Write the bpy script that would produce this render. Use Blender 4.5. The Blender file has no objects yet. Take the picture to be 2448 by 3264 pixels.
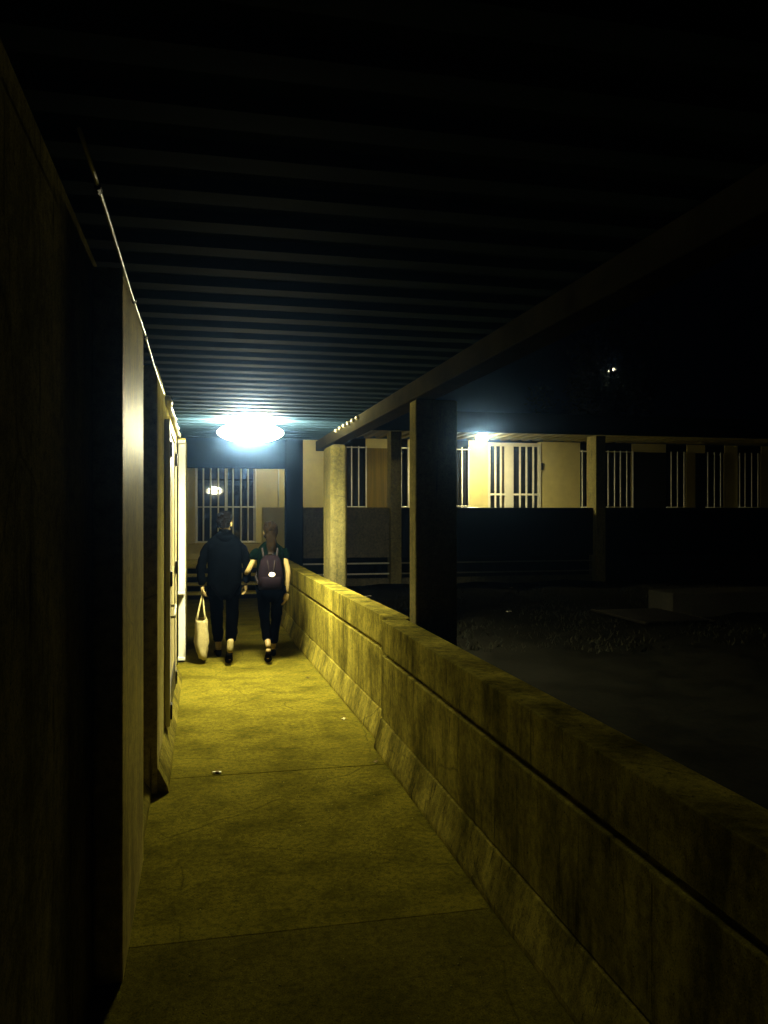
import bpy, bmesh, math, random
from mathutils import Vector, Matrix
R = math.radians
rnd = random.Random(7)
C = bpy.context.scene.collection
scene = bpy.context.scene

# ------------------------------------------------------------------ camera, world, exposure
cam = bpy.data.cameras.new('camera'); camo = bpy.data.objects.new('camera', cam); C.objects.link(camo)
camo.location = (0, 0, 1.75); camo.rotation_euler = (R(90), 0, R(-12.5))
cam.sensor_fit = 'VERTICAL'; cam.sensor_height = 36; cam.lens = 28.92
cam.clip_start = 0.05; cam.clip_end = 400
scene.camera = camo
w = bpy.data.worlds.new('World'); scene.world = w; w.use_nodes = True
w.node_tree.nodes['Background'].inputs[0].default_value = (0.35, 0.5, 1, 1)
w.node_tree.nodes['Background'].inputs[1].default_value = 0.00035          # moonless night sky
scene.view_settings.view_transform = 'Standard'; scene.view_settings.look = 'None'
scene.view_settings.exposure = 0.0; scene.view_settings.gamma = 1.0
scene.cycles.max_bounces = 6; scene.cycles.sample_clamp_indirect = 3.0
LAMP = (1.0, 0.93, 0.56)
NEAR_LAMP = 900.0
NEAR_SIDE = 18.0
NEAR_UP = 10000.0
FAR_LAMP = 1900.0

# ------------------------------------------------------------------ materials
def nodes_of(name):
    m = bpy.data.materials.new(name); m.use_nodes = True
    nt = m.node_tree; b = nt.nodes['Principled BSDF']
    return m, nt, b
def N(nt, t, **kw):
    n = nt.nodes.new(t)
    for k, v in kw.items():
        if k in n.inputs: n.inputs[k].default_value = v
        else: setattr(n, k, v)
    return n
def ramp(nt, fac, stops):
    r = nt.nodes.new('ShaderNodeValToRGB'); e = r.color_ramp.elements
    while len(e) < len(stops): e.new(0.5)
    for i, (p, c) in enumerate(stops): e[i].position = p; e[i].color = (*c, 1)
    nt.links.new(fac, r.inputs[0]); return r.outputs[0]
def mul(nt, a, b, fac=1.0, mode='MULTIPLY'):
    m = nt.nodes.new('ShaderNodeMix'); m.data_type = 'RGBA'; m.blend_type = mode
    m.inputs[0].default_value = fac
    nt.links.new(a, m.inputs[6]); nt.links.new(b, m.inputs[7]); return m.outputs[2]
def noise(nt, co, scale, detail=6, rough=0.6, stretch=None):
    src = co
    if stretch:
        mp = N(nt, 'ShaderNodeMapping'); mp.inputs['Scale'].default_value = stretch
        nt.links.new(co, mp.inputs[0]); src = mp.outputs[0]
    n = N(nt, 'ShaderNodeTexNoise', Scale=scale, Detail=detail, Roughness=rough)
    nt.links.new(src, n.inputs['Vector']); return n.outputs['Fac']
def bump(nt, b, h, strength=0.3, dist=0.01):
    n = N(nt, 'ShaderNodeBump', Strength=strength, Distance=dist)
    nt.links.new(h, n.inputs['Height']); nt.links.new(n.outputs[0], b.inputs['Normal'])
def g(v): return (v, v, v)

def concrete(name, base, blotch=0.5, streak=0.0, grain=0.35, rough=0.85, sc=1.0):
    m, nt, b = nodes_of(name)
    geo = N(nt, 'ShaderNodeNewGeometry'); co = geo.outputs['Position']
    big = noise(nt, co, 2.2*sc, 8, 0.65)
    col = ramp(nt, big, [(0.3, tuple(c*(1-blotch) for c in base)), (0.55, base), (0.75, tuple(min(1, c*(1+0.45*blotch)) for c in base))])
    fine = noise(nt, co, 160, 3, 0.7)
    col = mul(nt, col, ramp(nt, fine, [(0.30, g(1-min(0.95, 1.5*grain))), (0.50, g(1.0)), (0.68, g(1+0.6*grain))]))
    mid = noise(nt, co, 24*sc, 6, 0.7)
    col = mul(nt, col, ramp(nt, mid, [(0.3, g(0.5)), (0.55, g(1.0)), (0.72, g(1.22))]))
    if streak:
        st = noise(nt, co, 2.2, 8, 0.7, (1.6, 1.6, 0.35))
        col = mul(nt, col, ramp(nt, st, [(0.36, g(1-streak)), (0.62, g(1.0))]))
        dr = noise(nt, co, 5.0, 4, 0.75, (3.5, 3.5, 0.22))          # sparse rain drips
        col = mul(nt, col, ramp(nt, dr, [(0.33, g(0.35)), (0.41, g(1.0))]))
        po = noise(nt, co, 95, 1, 0.4)                             # blow holes
        col = mul(nt, col, ramp(nt, po, [(0.22, g(0.2)), (0.27, g(1.0))]))
    spots = noise(nt, co, 60, 2, 0.5)
    col = mul(nt, col, ramp(nt, spots, [(0.24, g(0.3)), (0.3, g(1.0))]))
    wp = N(nt, 'ShaderNodeMix', data_type='VECTOR'); wp.inputs[0].default_value = 0.12
    nz = N(nt, 'ShaderNodeTexNoise', Scale=2.5, Detail=5); nt.links.new(co, nz.inputs['Vector'])
    nt.links.new(co, wp.inputs[4]); nt.links.new(nz.outputs['Color'], wp.inputs[5])
    vo = N(nt, 'ShaderNodeTexVoronoi', Scale=0.75); vo.feature = 'DISTANCE_TO_EDGE'; nt.links.new(wp.outputs[1], vo.inputs['Vector'])
    ck = ramp(nt, vo.outputs['Distance'], [(0.0, g(0.55)), (0.005, g(1.0))])
    msk = ramp(nt, big, [(0.48, g(1.0)), (0.54, g(0.0))]); lt = N(nt, 'ShaderNodeMix', data_type='RGBA', blend_type='LIGHTEN'); lt.inputs[0].default_value = 1.0
    nt.links.new(ck, lt.inputs[6]); nt.links.new(msk, lt.inputs[7]); col = mul(nt, col, lt.outputs[2])
    nt.links.new(col, b.inputs['Base Color'])
    b.inputs['Roughness'].default_value = rough
    b.inputs['Specular IOR Level'].default_value = 0.0
    s = mul(nt, mid, fine, 0.5, 'MIX')
    bump(nt, b, s, 0.35, 0.006)
    return m
def paint(name, base, rough=0.5, metal=0.0, var=0.2, sc=6.0, spec=0.15, stretch=None, bmp=0.0):
    m, nt, b = nodes_of(name)
    geo = N(nt, 'ShaderNodeNewGeometry'); co = geo.outputs['Position']
    n = noise(nt, co, sc, 7, 0.65, stretch)
    col = ramp(nt, n, [(0.3, tuple(c*(1-var) for c in base)), (0.6, base), (0.8, tuple(min(1, c*(1+var*0.4)) for c in base))])
    f = noise(nt, co, 130, 2, 0.6)
    col = mul(nt, col, ramp(nt, f, [(0.35, g(1-var*0.6)), (0.55, g(1.0))]))
    nt.links.new(col, b.inputs['Base Color'])
    b.inputs['Roughness'].default_value = rough; b.inputs['Metallic'].default_value = metal
    b.inputs['Specular IOR Level'].default_value = spec
    if bmp: bump(nt, b, f, bmp, 0.004)
    return m
def emit(name, col, strength):
    m = bpy.data.materials.new(name); m.use_nodes = True; nt = m.node_tree
    nt.nodes.remove(nt.nodes['Principled BSDF'])
    e = N(nt, 'ShaderNodeEmission'); e.inputs[0].default_value = (*col, 1); e.inputs[1].default_value = strength
    nt.links.new(e.outputs[0], nt.nodes['Material Output'].inputs[0]); return m

M = {}
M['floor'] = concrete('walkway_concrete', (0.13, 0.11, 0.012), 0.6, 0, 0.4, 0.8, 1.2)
M['deep_shaded_floor'] = concrete('deep_shaded_walkway_concrete', (0.062, 0.053, 0.009), 0.4, 0, 0.45, 0.8, 1.2)
M['shaded_floor'] = concrete('shaded_walkway_concrete', (0.095, 0.080, 0.010), 0.4, 0, 0.45, 0.8, 1.2)  # darker floor copies with the lamp's falloff put into their colour
M['parapet'] = concrete('parapet_concrete', (0.29, 0.245, 0.042), 0.7, 0.7, 0.35)
M['column'] = concrete('column_concrete', (0.18, 0.157, 0.06), 0.3, 0.2, 0.4)
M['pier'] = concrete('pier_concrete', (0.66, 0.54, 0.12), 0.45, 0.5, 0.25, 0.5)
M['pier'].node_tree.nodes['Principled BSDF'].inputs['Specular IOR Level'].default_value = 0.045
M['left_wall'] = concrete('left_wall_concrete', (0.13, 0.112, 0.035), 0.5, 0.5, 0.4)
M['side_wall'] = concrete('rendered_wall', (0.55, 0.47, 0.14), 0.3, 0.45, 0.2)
M['facade'] = paint('cream_render', (0.62, 0.54, 0.23), 0.8, 0, 0.15, 4, 0.2, None, 0.2)
M['low_wall'] = concrete('grey_low_wall', (0.22, 0.2, 0.13), 0.25, 0.2, 0.4)
M['low_dark'] = paint('dark_panel_paint', (0.0015, 0.0016, 0.0018), 0.3, 0, 0.3, 5, 0.5)
M['sheet'] = paint('galvanised_sheet', (0.015, 0.03, 0.05), 0.8, 0.0, 0.25, 3, 0.006)
M['beam'] = paint('halo_blue_beam', (0.016, 0.05, 0.15), 0.85, 0, 0.35, 5, 0.05)  # blue base colour stands in for the lamp's halo on the beam
M['edge'] = paint('edge_beam_paint', (0.020, 0.018, 0.011), 0.85, 0, 0.5, 5, 0.0)
M['post'] = paint('black_post_paint', (0.002, 0.0035, 0.006), 0.85, 0, 0.3, 5, 0.0)
M['roof'] = paint('roof_felt', (0.004, 0.004, 0.004), 0.9)
M['white'] = paint('white_gloss_paint', (0.7, 0.67, 0.55), 0.4, 0, 0.12, 5, 0.5)
M['door'] = paint('cream_door_paint', (0.55, 0.47, 0.2), 0.45, 0, 0.3, 3, 0.5, (4, 4, 0.3))
M['iron'] = paint('dark_iron', (0.014, 0.012, 0.009), 0.5, 0.4, 0.3)
M['bar'] = paint('white_bar_paint', (0.8, 0.79, 0.7), 0.45, 0, 0.15, 8, 0.5)
M['shutter'] = paint('ochre_shutter', (0.22, 0.155, 0.022), 0.6, 0, 0.6, 2.2, 0.3, (5, 5, 0.15))
M['slat'] = paint('pale_soffit', (0.2, 0.18, 0.1), 0.7, 0, 0.2)
M['verandah_column'] = concrete('verandah_column_concrete', (0.3, 0.265, 0.11), 0.3, 0.2, 0.4)
M['void'] = paint('dark_room', (0.006, 0.006, 0.006), 0.95, 0, 0.1, 3, 0.0)
M['step'] = concrete('step_concrete', (0.42, 0.35, 0.08), 0.3, 0, 0.35)
M['bench'] = concrete('bench_concrete', (0.04, 0.038, 0.03), 0.3, 0, 0.35)
M['grit'] = paint('grit', (0.30, 0.27, 0.17), 0.9)
M['rail'] = paint('galvanised_rail', (0.3, 0.28, 0.2), 0.45, 0.3, 0.2)
M['lawn'] = concrete('bare_lawn', (0.012, 0.0115, 0.008), 0.6, 0, 0.5, 0.95)
M['blade'] = paint('grass_blade', (0.019, 0.02, 0.012), 0.7, 0, 0.5, 30, 0.05)
M['earth'] = concrete('packed_earth', (0.012, 0.01, 0.007), 0.5, 0, 0.5, 0.95)
M['bark'] = concrete('bark', (0.06, 0.045, 0.03), 0.5, 0.5, 0.4)
M['leaf'] = paint('leaf', (0.05, 0.08, 0.025), 0.55, 0, 0.5, 9, 0.2)
M['skin'] = paint('skin', (0.2, 0.145, 0.055), 0.5, 0, 0.1, 20, 0.3)
M['hair_dark'] = paint('dark_hair', (0.0016, 0.0012, 0.0007), 0.8, 0, 0.6, 18, 0.02, (9, 9, 1))
M['hair_brown'] = paint('brown_hair', (0.006, 0.0036, 0.0008), 0.8, 0, 0.7, 14, 0.02, (9, 9, 1))
M['jacket'] = paint('navy_jacket', (0.0005, 0.0007, 0.001), 0.95, 0, 0.5, 12, 0.0, None, 0.5)
M['trouser'] = paint('black_trousers', (0.00022, 0.00022, 0.00026), 0.95, 0, 0.4, 12, 0.0)
M['sock'] = paint('pale_sock', (0.17, 0.14, 0.05), 0.8, 0, 0.2, 20)
M['shoe'] = paint('dark_shoe', (0.002, 0.0015, 0.001), 0.85, 0, 0.4, 20, 0.0)
M['tshirt'] = paint('dark_green_cotton', (0.0005, 0.002, 0.0014), 0.9, 0, 0.4, 16, 0.0)
M['pack'] = paint('plum_canvas', (0.0055, 0.0038, 0.0056), 0.9, 0, 0.35, 14, 0.0, None, 0.5)
M['pack_dark'] = paint('dark_webbing', (0.008, 0.006, 0.007), 0.85)
M['canvas'] = paint('cream_canvas', (0.4, 0.34, 0.15), 0.85, 0, 0.4, 9, 0.2, None, 0.4)
M['print'] = paint('olive_print', (0.05, 0.04, 0.008), 0.85)
M['badge'] = paint('white_badge', (0.85, 0.82, 0.70), 0.4, 0, 0.03)
M['ink'] = paint('badge_ink', (0.004, 0.003, 0.002), 0.9, 0, 0.2, 6, 0.0)
M['paper'] = paint('white_paper', (0.80, 0.78, 0.70), 0.7, 0, 0.1, 40)
M['tan'] = paint('tan_paper', (0.15, 0.1, 0.04), 0.7)
M['dry_leaf'] = paint('dry_leaf', (0.04, 0.03, 0.015), 0.8)
M['far_glow'] = emit('far_lamp_glow', (1.0, 0.90, 0.48), FAR_LAMP)
M['near_glow'] = emit('lamp_glow', LAMP, NEAR_LAMP)
def underside(m, lo, hi, up):      # emission shaped by normal: flat underside far brighter than the lower rim, flat top washes the ceiling
    nt = m.node_tree; e = nt.nodes['Emission']; ge = N(nt, 'ShaderNodeNewGeometry'); sp_ = N(nt, 'ShaderNodeSeparateXYZ')
    nt.links.new(ge.outputs['Normal'], sp_.inputs[0]); outs = []
    for a, b, c, d in ((-0.92, -0.995, lo, hi), (0.95, 0.999, 0.0, up)):
        mr = N(nt, 'ShaderNodeMapRange'); mr.interpolation_type = 'SMOOTHSTEP'
        for k, v in enumerate((a, b, c, d)): mr.inputs[k+1].default_value = v
        nt.links.new(sp_.outputs[2], mr.inputs[0]); outs.append(mr.outputs[0])
    ad = N(nt, 'ShaderNodeMath', operation='ADD')
    for k in (0, 1): nt.links.new(outs[k], ad.inputs[k])
    nt.links.new(ad.outputs[0], e.inputs[1])
underside(M['near_glow'], NEAR_SIDE, NEAR_LAMP, NEAR_UP)
underside(M['far_glow'], 0.17*FAR_LAMP, 1.9*FAR_LAMP, 0.8*FAR_LAMP)
M['dim_glow'] = emit('dim_lamp_glow', (1.0, 0.93, 0.56), 120.0)
M['street_glow'] = emit('street_glow', (1.0, 0.9, 0.6), 9.0)
gm, nt_, b_ = nodes_of('dark_glass'); b_.inputs['Base Color'].default_value = (0.012, 0.013, 0.015, 1)
b_.inputs['Roughness'].default_value = 0.03; b_.inputs['Specular IOR Level'].default_value = 0.6
M['glass'] = gm

# ------------------------------------------------------------------ helpers
class MB:
    def __init__(s): s.bm = bmesh.new()
    def box(s, x0, x1, y0, y1, z0, z1):
        vs = [s.bm.verts.new(p) for p in [(x0,y0,z0),(x1,y0,z0),(x1,y1,z0),(x0,y1,z0),(x0,y0,z1),(x1,y0,z1),(x1,y1,z1),(x0,y1,z1)]]
        for f in [(3,2,1,0),(4,5,6,7),(0,1,5,4),(1,2,6,5),(2,3,7,6),(3,0,4,7)]: s.bm.faces.new([vs[i] for i in f])
        return s
    def prism(s, prof, axis, a, b):
        """closed profile swept along axis 'y' (profile x,z) or 'x' (profile y,z) or 'z' (profile x,y)"""
        def P(p, t): return {'y': (p[0], t, p[1]), 'x': (t, p[0], p[1]), 'z': (p[0], p[1], t)}[axis]
        A = [s.bm.verts.new(P(p, a)) for p in prof]; B = [s.bm.verts.new(P(p, b)) for p in prof]
        n = len(prof)
        for i in range(n): s.bm.faces.new([A[i], A[(i+1)%n], B[(i+1)%n], B[i]])
        s.bm.faces.new(A[::-1]); s.bm.faces.new(B); return s
    def tube(s, pts, r, seg=8):
        pts = [Vector(p) for p in pts]; rings = []
        rr = r if isinstance(r, (list, tuple)) else [r]*len(pts)
        for i, p in enumerate(pts):
            d = (pts[min(i+1, len(pts)-1)] - pts[max(i-1, 0)]).normalized()
            up = Vector((0, 0, 1)) if abs(d.z) < 0.9 else Vector((1, 0, 0))
            u = d.cross(up).normalized(); v = d.cross(u).normalized()
            rings.append([s.bm.verts.new(p + (u*math.cos(2*math.pi*k/seg) + v*math.sin(2*math.pi*k/seg))*rr[i]) for k in range(seg)])
        for a, b in zip(rings, rings[1:]):
            for k in range(seg): s.bm.faces.new([a[k], a[(k+1)%seg], b[(k+1)%seg], b[k]])
        s.bm.faces.new(rings[0][::-1]); s.bm.faces.new(rings[-1]); return s
    def rings(s, secs, cap=True):
        """secs: lists of points (same count) joined into a skin"""
        rs = [[s.bm.verts.new(p) for p in sec] for sec in secs]; n = len(rs[0])
        for a, b in zip(rs, rs[1:]):
            for k in range(n): s.bm.faces.new([a[k], a[(k+1)%n], b[(k+1)%n], b[k]])
        if cap: s.bm.faces.new(rs[0][::-1]); s.bm.faces.new(rs[-1])
        return s
    def ell(s, c, r, seg=20, rg=12, zmin=-1.0):
        secs = []
        for i in range(rg+1):
            z = zmin + (1-zmin)*i/rg; z = max(-0.999, min(0.999, z)); q = math.sqrt(1-z*z)
            secs.append([(c[0]+r[0]*q*math.cos(2*math.pi*k/seg), c[1]+r[1]*q*math.sin(2*math.pi*k/seg), c[2]+r[2]*z) for k in range(seg)])
        return s.rings(secs)
    def build(s, name, mat, parent=None, smooth=False, bevel=0.0, seg=2):
        bmesh.ops.recalc_face_normals(s.bm, faces=s.bm.faces)
        me = bpy.data.meshes.new(name); s.bm.to_mesh(me); s.bm.free()
        o = bpy.data.objects.new(name, me); C.objects.link(o); me.materials.append(mat)
        if smooth:
            for p in me.polygons: p.use_smooth = True
        if bevel:
            md = o.modifiers.new('bevel', 'BEVEL'); md.width = bevel; md.segments = seg; md.limit_method = 'ANGLE'
        if parent is not None:
            o.parent = parent; o.matrix_parent_inverse = Matrix.Translation(-Vector(parent.location))
        return o
def tag(o, label, cat, group=None):
    o['label'] = label; o['category'] = cat
    if group: o['group'] = group
    return o
def struct(o): o['kind'] = 'structure'; return o
def empty(name, loc, label, cat, group=None):
    o = bpy.data.objects.new(name, None); C.objects.link(o); o.location = loc; o.empty_display_size = 0.2
    return tag(o, label, cat, group)

# ------------------------------------------------------------------ ground
struct(MB().box(-60, 60, -40, 120, -0.5, -0.06).build('ground', M['earth']))
fl = MB()
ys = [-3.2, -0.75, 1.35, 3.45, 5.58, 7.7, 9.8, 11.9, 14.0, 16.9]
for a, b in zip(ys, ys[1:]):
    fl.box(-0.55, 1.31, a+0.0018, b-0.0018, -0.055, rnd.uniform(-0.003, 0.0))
wk = struct(fl.build('walkway', M['floor'], bevel=0.004))      # slab tones differ; near slabs darkened further to paint in the lamp's falloff
wk.data.materials.append(M['shaded_floor']); wk.data.materials.append(M['deep_shaded_floor'])
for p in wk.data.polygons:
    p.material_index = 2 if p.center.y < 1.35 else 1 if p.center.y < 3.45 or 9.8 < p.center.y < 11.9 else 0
lw = MB(); nx, ny = 60, 60
grid = [[lw.bm.verts.new((1.62+i*(34-1.62)/nx, -5+j*22.4/ny, 0.17+0.05*math.sin(i*1.7+j)*math.cos(j*1.3)+rnd.uniform(-0.02, 0.02))) for j in range(ny+1)] for i in range(nx+1)]
for i in range(nx):
    for j in range(ny): lw.bm.faces.new([grid[i][j], grid[i+1][j], grid[i+1][j+1], grid[i][j+1]])
struct(lw.build('lawn', M['lawn'], smooth=True))
gr = MB()
for _ in range(9000):
    x = 1.8+rnd.random()**1.5*9; y = rnd.uniform(8.5, 17.2); h = rnd.uniform(0.015, 0.06); a = rnd.uniform(0, 6.28)
    dx, dy = 0.012*math.cos(a), 0.012*math.sin(a); lx, ly = rnd.uniform(-.05, .05), rnd.uniform(-.05, .05)
    gr.bm.faces.new([gr.bm.verts.new(p) for p in [(x-dx, y-dy, 0.15), (x+dx, y+dy, 0.15), (x+lx, y+ly, 0.17+h)]])
go = gr.build('grass', M['blade']); tag(go, 'thin short grass of the dark courtyard beside the walkway', 'grass'); go['kind'] = 'stuff'

# ------------------------------------------------------------------ corridor roof
roof = empty('walkway_roof', (0.6, 4, 2.6), 'corrugated metal roof over the covered concrete walkway', 'roof')
y0, y1, pitch = -4.0, 10.8, 0.26
prof = []; y = y0
while y < y1-0.01:
    prof += [(y, 2.70), (y+0.10, 2.70), (y+0.13, 2.728), (y+0.23, 2.728)]; y += pitch
prof += [(y1, 2.70), (y1, 2.80), (y0, 2.80)]
MB().prism(prof, 'x', -0.62, 1.86).build('corrugated_deck', M['sheet'], roof)
MB().box(1.49, 1.66, -4.0, 10.95, 2.565, 2.697).box(1.66, 1.69, -4.0, 10.95, 2.60, 2.697).build('edge_beam', M['edge'], roof, bevel=0.008)
MB().box(-0.66, 2.0, -4.1, 11.0, 2.803, 2.86).build('roof_felt', M['roof'], roof)
pc = MB()
for k in range(6): pc.ell((1.475, 7.85+0.26*k, 2.665), (0.022, 0.03, 0.022), 8, 6)
pc.build('bolt_row', M['rail'], roof, True)

# lamp under the corridor roof
lamp = empty('ceiling_lamp', (0.49, 8.55, 2.55), 'glowing ceiling lamp above the two walkers, diffuser enlarged to its oval glare', 'lamp')
MB().ell((0.49, 8.55, 2.690), (0.10, 0.09, 0.016), 20, 8).build('lamp_base', M['white'], lamp, True)
MB().ell((0.49, 8.55, 2.565), (0.34, 0.28, 0.095), 40, 20).build('lamp_diffuser', M['near_glow'], lamp, True)  # diffuser enlarged to take in the lamp's glare

# ------------------------------------------------------------------ parapet walls
def para(name, pts, label, bumpx=0.0):
    t = empty(name, (pts[0][0], pts[0][1], 0), label, 'wall', 'parapet walls of the walkway')
    def sweep(prof, nm, bev):
        mb = MB(); secs = []
        for (x, y) in pts: secs.append([(x+px, y, z) for px, z in prof])
        mb.rings(secs); return mb.build(nm, M['parapet'], t, bevel=bev)
    sweep([(0, 0.232), (0, 0.688), (0.035, 0.690), (0.035, 0.722), (0, 0.724), (0, 0.95), (0.19, 0.95), (0.19, 0.06), (0.02, 0.06), (0.02, 0.232)], 'wall', 0.006)
    sweep([(-0.055, 0.0), (-0.055, 0.03), (-0.006, 0.222), (0.018, 0.226), (0.018, 0.0)], 'kerb', 0.004)
    return t
para('parapet_wall', [(1.30, 5.96), (1.30, -3.0)], 'long stained concrete parapet with a dark groove, nearer stretch')
para('parapet_wall', [(1.24, 17.2), (1.262, 10.74), (1.36, 5.99)], 'set-back far stretch of concrete parapet behind the man and woman')

# ------------------------------------------------------------------ columns of the corridor
tag(MB().box(1.50, 1.81, 5.71, 5.90, 0.0, 2.56).build('concrete_column', M['column'], bevel=0.012), 'nearest black looking concrete column with one thin lit edge, outside the parapet', 'column', 'concrete columns of the walkway')
tag(MB().box(1.495, 1.70, 9.66, 10.30, 0.0, 2.56).build('concrete_column', M['column'], bevel=0.055, seg=4), 'brightly lit pale concrete column with rounded corners at far end of parapet', 'column', 'concrete columns of the walkway')
tag(MB().box(1.72, 2.08, 17.24, 17.54, 0.0, 3.50).build('portal_post', M['post'], bevel=0.01), 'broad black post at the end of the walkway right of the woman', 'post')
tag(MB().box(-0.62, 1.715, 17.26, 17.52, 2.66, 3.505).build('portal_beam', M['beam'], bevel=0.01), 'deep beam over the steps behind the ceiling lamp, coloured blue for its halo', 'beam')

# ------------------------------------------------------------------ left building
lb = empty('school_building', (-0.4, 4, 0), 'concrete building with projecting piers along the left of the walkway', 'building')
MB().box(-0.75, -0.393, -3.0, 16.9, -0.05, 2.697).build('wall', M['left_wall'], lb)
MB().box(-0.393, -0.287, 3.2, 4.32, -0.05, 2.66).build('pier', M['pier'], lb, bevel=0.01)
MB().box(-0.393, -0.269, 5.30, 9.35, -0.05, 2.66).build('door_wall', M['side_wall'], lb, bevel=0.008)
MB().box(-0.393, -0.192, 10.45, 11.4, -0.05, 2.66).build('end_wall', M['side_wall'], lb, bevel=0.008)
MB().prism([(-0.268, 0.0), (-0.20, 0.0), (-0.205, 0.03), (-0.262, 0.15), (-0.268, 0.15)], 'y', 5.30, 8.9).build('kerb', M['parapet'], lb, bevel=0.005)
MB().prism([(-0.392, 0.0), (-0.30, 0.0), (-0.305, 0.03), (-0.386, 0.14), (-0.392, 0.14)], 'y', 4.33, 5.29).build('kerb', M['parapet'], lb, bevel=0.005)
door = MB().box(-0.267, -0.240, 6.42, 7.62, 0.16, 2.36).build('door', M['door'], lb, bevel=0.004)
fr = MB().box(-0.267, -0.228, 6.30, 6.40, 0.155, 2.44).box(-0.267, -0.228, 7.64, 7.74, 0.155, 2.44).box(-0.267, -0.228, 6.403, 7.637, 2.37, 2.44)
fr.build('door_frame', M['white'], door, bevel=0.004)
for yy in (6.37, 7.67):
    for zz in (0.26, 1.25, 2.22):
        MB().box(-0.2275, -0.214, yy-0.05, yy+0.05, zz-0.055, zz+0.055).build('hinge', M['iron'], door, bevel=0.003)
MB().tube([(-0.238, 6.62, 0.93), (-0.205, 6.62, 0.93), (-0.205, 6.78, 1.0), (-0.238, 6.78, 1.0)], 0.011).build('handle', M['rail'], door, True)
MB().box(-0.2395, -0.231, 6.50, 7.55, 0.20, 0.42).build('kick_plate', M['iron'], door)

# white box duct and dark downpipe beside it
du = empty('duct', (-0.23, 10.1, 0), 'tall white boxed duct standing against left wall behind the door', 'duct')
MB().box(-0.268, -0.188, 9.98, 10.43, 0.0, 2.60).build('duct_box', M['white'], du, bevel=0.006)
for zz in (0.02, 0.79, 2.55): MB().box(-0.34, -0.19, 9.86, 9.978, zz, zz+0.03).build('flange', M['white'], du, bevel=0.004)
dp = empty('downpipe', (-0.30, 9.72, 0), 'dim vertical rainwater pipe in the gap beside the white duct', 'pipe')
MB().tube([(-0.31, 9.72, 0), (-0.31, 9.72, 2.64)], 0.045, 14).build('pipe', M['edge'], dp, True)
for zz in (0.4, 1.2, 2.1): MB().tube([(-0.31, 9.72, zz), (-0.31, 9.72, zz+0.05)], 0.052, 14).build('pipe_clamp', M['iron'], dp)

# conduit under the eaves, clipped along the pier line
cd = empty('conduit', (-0.27, 4, 2.62), 'thin white conduit running along the top of the left wall', 'conduit')
pts = [(-0.272, 1.98+0.274*k, 2.622+0.006*math.sin(k*0.9)-(0.012 if 8 < k < 16 else 0)) for k in range(28)]
MB().tube(pts, 0.0055, 8).build('conduit_pipe', M['white'], cd, True)
for yy in (2.33, 3.53, 4.25, 5.8, 6.9, 8.0): MB().tube([(-0.272, yy-0.018, 2.62), (-0.272, yy+0.018, 2.62)], 0.010, 8).build('clip', M['iron'], cd)
hose = MB().tube([(-0.25+0.006*math.sin(k*1.3), 6.4+0.2*k, 2.60+0.008*math.cos(k*2.1)) for k in range(17)], [0.022+0.006*math.sin(k*1.9) for k in range(17)], 10)
tag(hose.build('cable_bundle', M['white'], None, True), 'thick lumpy cable bundle under the roof above the door', 'cable')

# ------------------------------------------------------------------ opposite wing across the courtyard
YW = 20.3
ob = empty('classroom_building', (6, 20.4, 0.6), 'long cream classroom wing with barred windows across the courtyard', 'building')
wl = MB()
opens = [(-0.14, 1.28), (3.2, 4.03), (4.75, 5.12), (6.3, 6.75), (7.27, 8.74), (9.86, 11.38), (12.4, 13.04), (13.6, 14.21), (14.62, 15.37)]
xs = -3.0
for a, b in opens:
    wl.box(xs, a, YW, YW+0.25, 0.62, 3.6); xs = b
wl.box(xs, 24.0, YW, YW+0.25, 0.62, 3.6)
wl.box(-0.14, 1.28, YW, YW+0.25, 0.62, 1.0)
wl.box(-2.9, 23.9, YW+0.02, YW+0.23, 0.60, 0.638)
wl.build('wall', M['facade'], ob)
MB().box(-0.30, 1.75, YW-0.10, YW-0.003, 0.978, 1.0).build('sill', M['side_wall'], ob, bevel=0.006)
MB().box(-0.3, 1.75, YW-0.06, YW-0.003, 0.62, 0.74).build('plinth', M['facade'], ob, bevel=0.006)
MB().box(-3, 24, YW+0.9, YW+1.1, 0.3, 3.6).build('back_wall', M['void'], ob)
def window(a, b, z0, z1, bars, rails, head=True, r=0.016, glass=True):
    f = MB(); t = 0.045
    f.box(a+0.003, a+t, YW+0.06, YW+0.12, z0, z1).box(b-t, b-0.003, YW+0.06, YW+0.12, z0, z1)
    f.box(a+t+0.001, b-t-0.001, YW+0.061, YW+0.119, z1-t, z1).box(a+t+0.001, b-t-0.001, YW+0.061, YW+0.119, z0, z0+t)
    if b-a > 1.2:
        mx = (a+b)/2 + 0.02; f.box(mx-0.03, mx+0.03, YW+0.062, YW+0.118, z0+t+0.001, z1-t-0.001)
    o = f.build('window', M['bar'] if b-a > 1.2 and a < 1 else M['edge'], ob)
    if glass: MB().box(a+0.01, b-0.01, YW+0.085, YW+0.095, z0+0.01, z1-0.01).build('pane', M['glass'], o)
    else: MB().box(a+0.01, b-0.01, YW+0.085, YW+0.095, z0+0.01, z1-0.01).build('pane', M['glass'], o)
    if head: MB().box(a+0.001, b-0.001, YW+0.02, YW+0.22, z1+0.002, 3.597).build('head_panel', M['void'], o)
    q = MB()
    for x in bars: q.tube([(x, YW-0.05, z0+0.01), (x, YW-0.05, z1+0.02)], r, 8)
    for z in rails: q.tube([(a-0.02, YW-0.05, z), (b+0.02, YW-0.05, z)], r*0.8, 8)
    q.build('grille', M['bar'], o, True)
    return o
window(-0.14, 1.28, 1.0, 3.38, [-0.14, 0.04, 0.21, 0.39, 0.56, 0.74, 0.93, 1.10, 1.28], [1.03, 1.87, 3.37], r=0.019)
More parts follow.
